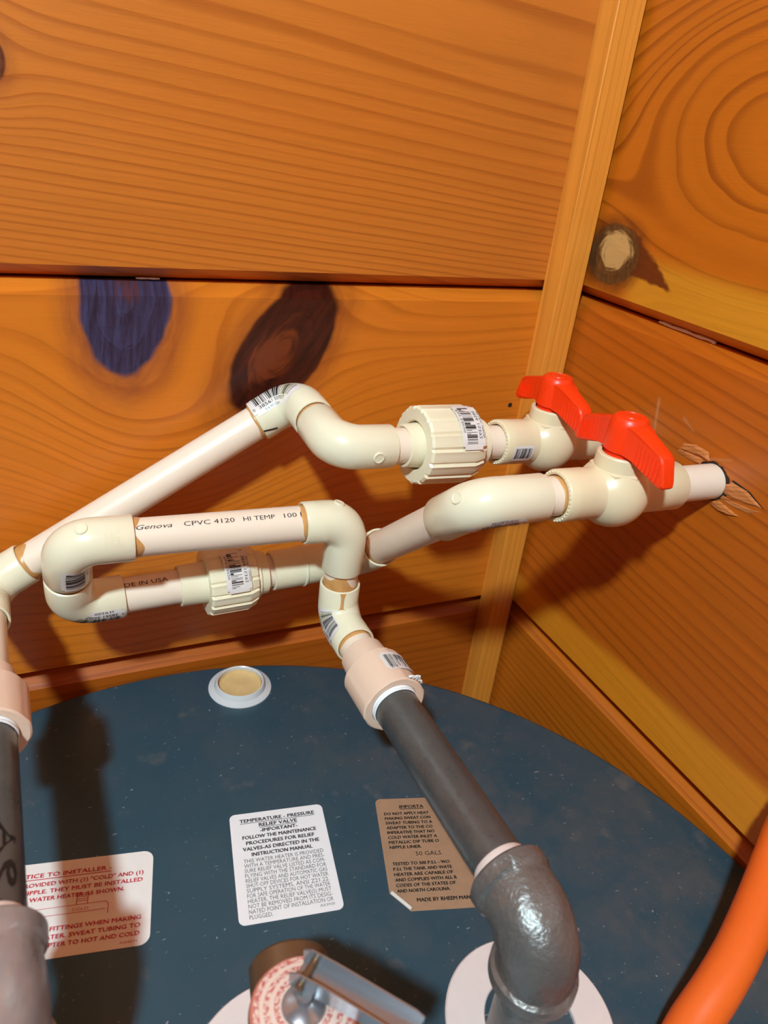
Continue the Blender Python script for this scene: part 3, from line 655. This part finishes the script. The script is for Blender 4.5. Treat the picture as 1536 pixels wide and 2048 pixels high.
# ------------------------------------------------------------------ ball valves
def valve(a, b, s0, s_ball, s1, label, sticker_face=None):
    d = dr(a, b); Bc = on(a, b, s_ball); Vv = empty('ball_valve', Bc, label, 'valve', 'ball valves with orange red handles'); L_ = s1-s0; c = s_ball-s0
    R0 = .0150; RB = .0212; prof = [(.006, .0112), (.0003, .0122), (0, .0130), (.0004, .0145), (.0012, .0151)]
    xs = [(.0012+(c-.0155-.0012)*q/3, R0) for q in (1, 2, 3)]; prof += xs
    for q in range(-5, 7):
        aa = math.radians(q*11.5); prof.append((c+RB*math.sin(aa), max(.0146, RB*math.cos(aa))))
    prof = sorted(prof[5:], key=lambda t: t[0]); prof = [(.006, .0112), (.0003, .0122), (0, .0130), (.0004, .0145), (.0012, .0151)]+prof
    prof += [(L_-.0012, .0148), (L_-.0003, .0143), (L_, .0128), (L_, .0117), (L_-.004, .0108)]
    A = on(a, b, s0)
    mb = MB(); lathe(mb, A, d, prof, 56, (False, False)); body = finish('body', mb, M['valve'], Vv, ang=40)
    mb = MB()                          # ring of small moulded teeth on the socket lip
    for i in range(36):
        t = 2*math.pi*i/36; r_ = .0139; N = ortho(d, VZ); B = d.cross(N); q = A+(N*math.cos(t)+B*math.sin(t))*r_
        mb.box(q, .0003, .0005, .0005, d, N*math.cos(t)+B*math.sin(t), (B*math.cos(t)-N*math.sin(t)))
    finish('lip_teeth', mb, M['union'], body, smooth=False)
    mb = MB(); lathe(mb, Bc, VZ, [(.004, .0150), (.0150, .0150), (.0158, .0142), (.0232, .0138), (.0240, .0132), (.0240, .0112), (.0190, .0108)], 48, (False, False), rfun=lambda j, t, r: (r+.0012*max(0, math.cos(8*t)) if j < 2 else r)); finish('bonnet', mb, M['valve'], Vv, ang=30)
    # handle: closed, lies across the pipe (world y)
    mb = MB()
    lathe(mb, Bc, VZ, [(.0170, .0104), (.0245, .0104), (.0250, .0095), (.0262, .0095), (.0266, .0116), (.0405, .0110), (.0440, .0102), (.0456, .0088), (.0460, .0066), (.0455, .0063), (.0455, .0052), (.0461, .0049), (.0461, .0010)], 36, (True, True))
    for sg in (-1, 1):
        out = [(.004, .0262), (.004, .0435), (.0105, .0428), (.0150, .0408), (.0300, .0362), (.0330, .0345), (.0345, .0315), (.0378, .0225), (.0382, .0200), (.0370, .0186), (.0340, .0186), (.0250, .0212), (.0140, .0252)]
        n = len(out); vs = []
        tk = [.0085, .0085, .0072, .0060, .0050, .0048, .0046, .0044, .0044, .0044, .0044, .0052, .0070]
        bev = .0011; cy = sum(p[0] for p in out)/n; cz = sum(p[1] for p in out)/n
        for side in (-1, 1):
            for lay in (0, 1):
                for (yy, zz), t in zip(out, tk):
                    if lay == (0 if side < 0 else 1): q = 1-.075; vs.append(Bc+Vector((side*t*.98, sg*(cy+(yy-cy)*q), cz+(zz-cz)*q)))
                    else: vs.append(Bc+Vector((side*(t*.98-bev), sg*yy, zz)))
        fs = []
        for l in range(3):
            for i in range(n): fs.append((l*n+i, l*n+(i+1) % n, (l+1)*n+(i+1) % n, (l+1)*n+i))
        fs += [tuple(reversed(range(n))), tuple(range(3*n, 4*n))]
        if sg < 0: fs = [tuple(reversed(f)) for f in fs]
        mb.add(vs, fs)
        for i in range(7):              # grip ribs
            yy = .0165+.0027*i; hh = .0068-.0003*i; zz = .0318-.00042*(i*2.2); t = .0067-.0016*(i/6)
            for side in (-1, 1): mb.box(Bc+Vector((side*(t*.98), sg*yy, zz)), .0004, .00035, hh)
    finish('handle', mb, M['handle'], Vv, ang=32)['label'] = 'orange red T-shaped handle'
    if sticker_face is not None:
        Pv = straight(A, A+d*.03, .0151); sticker(body, Pv, .0135, Pv.theta(.01, sticker_face), .0165, .0115, [], fs=1, ft=1, barfrac=(.15, .80), seed=11)
    return Vv
valve('H6', 'H7', .0504, .0910, .1376, 'ball valve with orange red handle whose pipe enters the splintered hole')
valve('K3', 'K4', .1141, .1565, .2020, 'ball valve with orange red handle and a barcode sticker, next to the ribbed union', Vector((0, -.985, -.17)))

# ------------------------------------------------------------------ cold line
KA = empty('plastic_pipe_run', PT['K1'], 'long cream plastic pipe slanting up from the steel pipe with black digits', 'pipe')
dk = dr('K0', 'K1'); s_ = dr('K1', 'K2'); d23 = dr('K2', 'K3'); d34 = dr('K3', 'K4'); LK = (PT['K1']-PT['K0']).length
adapter(KA, on('K0', 'K1', .136), dk, None, .030, .0145)
pipe(KA, on('K0', 'K1', .1805), on('K0', 'K1', LK-.036))
ek, Pk = elbow(KA, PT['K1'], -dk, s_, .036, .029, None, (.012, Vector((.7, -.1, .7)), 1))
pk = pipe(KA, on('K1', 'K2', .029), on('K1', 'K2', .1955)); glue(KA, on('K1', 'K2', .029), s_, wmax=.009, seed=21); glue(KA, on('K1', 'K2', .1955), -s_, wmax=.003, seed=22)
ek2, Pk2 = elbow(KA, PT['K2'], -s_, d23, .0305, .031, None, (.050, Vector((-.25, 0, -.95)), 1))
sticker(ek2, Pk2, .0185, Pk2.theta(.01, Vector((-.42, -.28, .82))), .036, .0175, ELB, fs=1, ft=-1, seed=12)
mb = MB(); Pq = Pk2; th = Pk2.theta(.004, Vector((.35, -.85, -.05)))
for (sa, ta, sb, tb) in ((.0002, -.16, .0090, .10), (-.0, .0, .0, .0)):
    for q in range(5):
        f_ = lambda t, o_: Pq.surf(.0002+(sb-.0002)*t, th+ta+(tb-ta)*t+o_, .0003)
        if sb: mb.quad(f_(q/5, -.045), f_((q+1)/5, -.045), f_((q+1)/5, .045), f_(q/5, .045))
finish('marker_stroke', mb, M['ink'], ek2, smooth=False)
pipe(KA, on('K2', 'K3', .031), on('K2', 'K3', .0350), .002); glue(KA, on('K2', 'K3', .0325), d23, r=RP+.0003, wmax=.003, seed=23)
ek3, Pk3 = elbow(KA, PT['K3'], -d23, d34, .0315, .0357, (.047, d23), (.057, Vector((0, -.95, -.3)), -1))
pipe(KA, on('K3', 'K4', .0357), on('K3', 'K4', .0440))
SK = empty('pipe_stub', on('K3', 'K4', .108), 'short cream pipe between a ribbed union and the ball valve with a barcode sticker', 'pipe')
pipe(SK, on('K3', 'K4', .1010), on('K3', 'K4', .1141), .003)
SK2 = empty('pipe_stub', on('K3', 'K4', .21), 'short cream pipe entering the wall from the ball valve with a barcode sticker', 'pipe')
pipe(SK2, on('K3', 'K4', .2020), on('K3', 'K4', .2270), .003)

# ------------------------------------------------------------------ steel pipes on the heater
def steel(a, b, end, label, mats, nipbase, ring=True):
    d = dr(a, b); C = PT[a]; G = empty('steel_pipe', Vector((C.x, C.y, HT)), label, 'steel pipe')
    mb = MB(); lathe(mb, Vector((C.x, C.y, HT+.0002)), VZ, [(0, .0131), (C.z-HT-.018, .0131)], 36); finish('nipple', mb, M['steel'], G)
    dn = -VZ; P = elbow_path(C, dn, d, .031, .031, r=.0195, n=12); p = P.p; T0, T1 = p[0][1], p[-1][1]; mb = MB()
    rb, rc = .0180, .0200
    e0, e1 = p[0][0], p[-1][0]
    st = [(e0+T0*.004, T0, .0130), (e0, T0, .0136), (e0, T0, rc-.001), (e0+T0*.001, T0, rc), (e0+T0*.007, T0, rc), (e0+T0*.0085, T0, rb+.0002)]
    st += [(q, t, rb+.0006*math.sin(math.pi*i/(len(p)-3))) for i, (q, t) in enumerate(p[1:-1])]
    st += [(e1-T1*.0088, T1, rb+.0002), (e1-T1*.0072, T1, rc-.0003), (e1-T1*.0012, T1, rc), (e1, T1, rc-.001), (e1, T1, .0148), (e1-T1*.004, T1, .0136)]
    rr = random.Random(3); ph = [rr.uniform(0, 6) for _ in range(6)]
    sweep(mb, st, P.ref, 56, rfun=lambda j, t, r: r+.00022*math.sin(3*t+j*.7+ph[0])+.00014*math.sin(7*t-j+ph[1]) if 4 < j < len(st)-5 else r)
    el = finish('elbow', mb, M[mats], G, ang=40)
    if ring:
        mb = MB(); lathe(mb, on(a, b, .0300), d, [(0, .0143), (.0002, .0147), (.0062, .0141), (.0070, .0135)], 44, (False, False)); finish('thread_sleeve', mb, M['ring'], G)
    mb = MB(); lathe(mb, on(a, b, .028), d, [(0, .01335), (end-.028, .01335), (end-.026, .0128)], 44); pp = finish('pipe', mb, M['steel'], G)
    mb = MB(); lathe(mb, on(a, b, end-.0035), d, [(0, .0136), (.0006, .0142), (.0018, .0141), (.0022, .0137), (.0030, .0143), (.0052, .0143)], 44, (False, False)); finish('thread_tape', mb, M['ptfe'], G)
    return G, pp, d
G1, pr, d = steel('H0', 'H1', .150, 'dark steel pipe and cast iron elbow beside the foil label', 'cast', None)
G2, pl, d = steel('K0', 'K1', .137, 'dark steel pipe and elbow with black digits over the red lettered label', 'galv', None)
Pl = straight(on('K0', 'K1', .03), on('K0', 'K1', .14), .01335); th = Pl.theta(.05, Vector((.60, -.1, .80))); mb = MB()
put_text(mb, lambda a, b: Pl.surf(a, th+b/.01335, .0001), '19A', .0045, -.0040, .0110, .0410, .05)
finish('print', mb, M['ink'], pl, smooth=False)
def washer(x, y, label, hole, R0=.042):
    mb = MB(); lathe(mb, V(x, y, HZ+.0002), VZ, [(0, hole), (0, R0), (.0022, R0), (.0030, R0-.0008), (.0030, hole+.0006), (.0024, hole), (0, hole)], 72, (False, False)); o = finish('foam_collar', mb, M['washer']); tag(o, label, 'collar', 'pale foam collars on the heater top')
washer(PT['H0'].x+.012, PT['H0'].y+.002, 'pale foam collar at the foot of the steel pipe beside the foil label', .0225)

# ------------------------------------------------------------------ temperature and pressure relief valve
TC = Vector((-.3170, -.3270, HT))
washer(TC.x+.002, TC.y+.012, 'pale foam collar under the bronze relief valve', .030, .046)
T = empty('relief_valve', TC, 'bronze relief valve with red and white dial and metal lever', 'relief valve')
mb = MB(); lathe(mb, TC+VZ*.0002, VZ, [(0, .0135), (.014, .0135), (.014, .0175), (.030, .0180), (.034, .0165), (.060, .0180), (.066, .0205), (.0775, .0210), (.0795, .0205), (.0795, .002)], 48); finish('body', mb, M['brass'], T, ang=30)
bd = Vector((.20, .97, 0)).normalized(); bc = TC+VZ*.046
mb = MB(); lathe(mb, bc, bd, [(.004, .0150), (.020, .0150), (.024, .0176), (.038, .0178), (.0395, .0168), (.0395, .0135), (.030, .0130), (.030, .001)], 44); finish('outlet', mb, M['brass'], T, ang=30)
mb = MB(); dc = TC+VZ*.0797
lathe(mb, dc, VZ, [(0, .0206), (.0012, .0206), (.0022, .0196), (.0034, .0120), (.0036, .001)], 48); finish('dial', mb, M['dial'], T, loc=dc)
mb = MB(); lathe(mb, dc+VZ*.0034, VZ, [(0, .0088), (.0012, .0082), (.0026, .0056), (.0032, .0030), (.0064, .0028), (.0064, .0005)], 32); finish('cap', mb, M['chrome'], T)
ld = Vector((.0232, -.0283, 0)).normalized(); lp = Vector((-ld.y, ld.x, 0)); la = TC+Vector((.0030, .0075, .0890))
mb = MB()
def lev(s): return la+ld*s+VZ*(.0010+.05*s)
Wd = .0052
mb.box(lev(.022), .0250, Wd, .0004, (ld+VZ*.05).normalized(), lp, VZ)
for sg in (-1, 1):
    pts = [lev(-.003)+lp*sg*Wd, lev(.047)+lp*sg*Wd]
    n_ = [(-.004, -.003), (-.0045, .004), (-.001, .0066), (.010, .0068), (.044, .0046), (.0475, .0030), (.0475, -.0002)]
    vs = [la+ld*s+lp*(sg*Wd+o_)+VZ*(.0010+.05*s+z_) for o_ in (-.00035, .00035) for s, z_ in n_]; k = len(n_)
    mb.add(vs, [tuple(range(k)), tuple(reversed(range(k, 2*k)))]+[(i, (i+1) % k, k+(i+1) % k, k+i) for i in range(k)])
finish('lever', mb, M['chrome'], T, smooth=False)
mb = MB(); lathe(mb, la+ld*.001+lp*-.0075+VZ*.0030, lp, [(0, .0016), (.0150, .0016)], 14); finish('pivot_pin', mb, M['brass'], T)

# ------------------------------------------------------------------ orange tube resting on the heater top and the right wall
tp = [(-.232, -.412, .0112), (-.190, -.396, .0112), (-.1514, -.3780, .0118), (-.1343, -.3695, .0170), (-.1130, -.3626, .0270), (-.0917, -.3540, .0345), (-.0669, -.3416, .0420), (-.0451, -.3296, .0505), (-.0297, -.3210, .0640), (-.0238, -.3215, .0850), (-.0230, -.3320, .1050), (-.0228, -.3700, .1250), (-.0228, -.4500, .1300), (-.0228, -.5500, .1200)]
pts = [V(x, y, HZ+z) for x, y, z in tp]
def cr_(p0, p1, p2, p3, t): return .5*((2*p1)+(p2-p0)*t+(2*p0-5*p1+4*p2-p3)*t*t+(3*p1-p0-3*p2+p3)*t**3)
sm = []
ext = [2*pts[0]-pts[1]]+pts+[2*pts[-1]-pts[-2]]
for i in range(1, len(ext)-2):
    for q in range(5): sm.append(cr_(ext[i-1], ext[i], ext[i+1], ext[i+2], q/5))
sm.append(pts[-1]); st = []
for i, p in enumerate(sm): st.append((p, (sm[min(i+1, len(sm)-1)]-sm[max(i-1, 0)]).normalized(), .0111))
mb = MB(); sweep(mb, st, Vector((.3, .2, 1)), 36, (True, True)); o = finish('flexible_tube', mb, M['orange']); tag(o, 'bright orange plastic tube resting on the heater top against the wall', 'tube')

# ------------------------------------------------------------------ splintered hole where the front pipe enters the wall
hp = PT['H6'].lerp(PT['H7'], (-FACE-PT['H6'].x)/(PT['H7'].x-PT['H6'].x))
rnd = random.Random(5)
def wallp(y, z, o=0.): return Vector((-FACE-o, hp.y+y, hp.z+z))
mb = MB(); n = 48; r0s = []; r1s = []
for i in range(n):
    a = 2*math.pi*i/n; ca, sa = math.cos(a), math.sin(a)
    r1 = .0120+.0008*rnd.random()+.003*max(0, -ca)**6+.002*max(0, ca*.7+sa*.7)**4
    r0s.append(wallp(ca*.0111, sa*.0111, .0003)); r1s.append(wallp(ca*r1, sa*.0118+(.0012*rnd.random() if sa > 0 else 0), .0002))
mb.add(r0s+r1s, [(i, (i+1) % n, n+(i+1) % n, n+i) for i in range(n)])
finish('hole_edge', mb, M['gap'], WR, smooth=False)
def torn(outline, hgt, name='splinter', mat='raw'):
    """low slab of torn wood lying on the board, outline in (y, z) about the pipe"""
    mb = MB(); k = len(outline); cy = sum(p[0] for p in outline)/k; cz = sum(p[1] for p in outline)/k
    hgt *= .7; top = [wallp(cy+(y-cy)*.80+rnd.uniform(-.0003, .0003), cz+(z-cz)*.6, hgt*rnd.uniform(.5, 1.2)) for y, z in outline]
    mb.add([wallp(y, z, .0001) for y, z in outline]+top+[wallp(cy, cz, hgt)], [(i, (i+1) % k, k+(i+1) % k, k+i) for i in range(k)]+[(k+i, k+(i+1) % k, 2*k) for i in range(k)])
    finish(name, mb, M[mat], WR, smooth=False)
torn([(-.0105, .0035), (-.0150, .0062), (-.0260, .0060), (-.0385, .0010), (-.0300, -.0015), (-.0180, -.0035), (-.0112, -.0030)], .0014)
torn([(-.0108, -.0040), (-.0180, -.0046), (-.0330, -.0030), (-.0400, -.0010), (-.0310, -.0062), (-.0180, -.0082), (-.0095, -.0070)], .0010)
torn([(-.0060, -.0108), (-.0100, -.0085), (-.0200, -.0098), (-.0265, -.0110), (-.0200, -.0135), (-.0110, -.0150), (-.0040, -.0138)], .0022)
torn([(.0060, .0112), (.0100, .0120), (.0190, .0100), (.0310, .0085), (.0290, .0135), (.0190, .0165), (.0085, .0160)], .0018)
torn([(.0110, .0060), (.0200, .0050), (.0330, .0062), (.0300, .0088), (.0190, .0098), (.0105, .0100)], .0012)
torn([(-.0135, .0068), (-.0250, .0064), (-.0390, .0014), (-.0415, -.0002), (-.0280, .0062), (-.0150, .0076)], .0003, 'crack', 'gap')
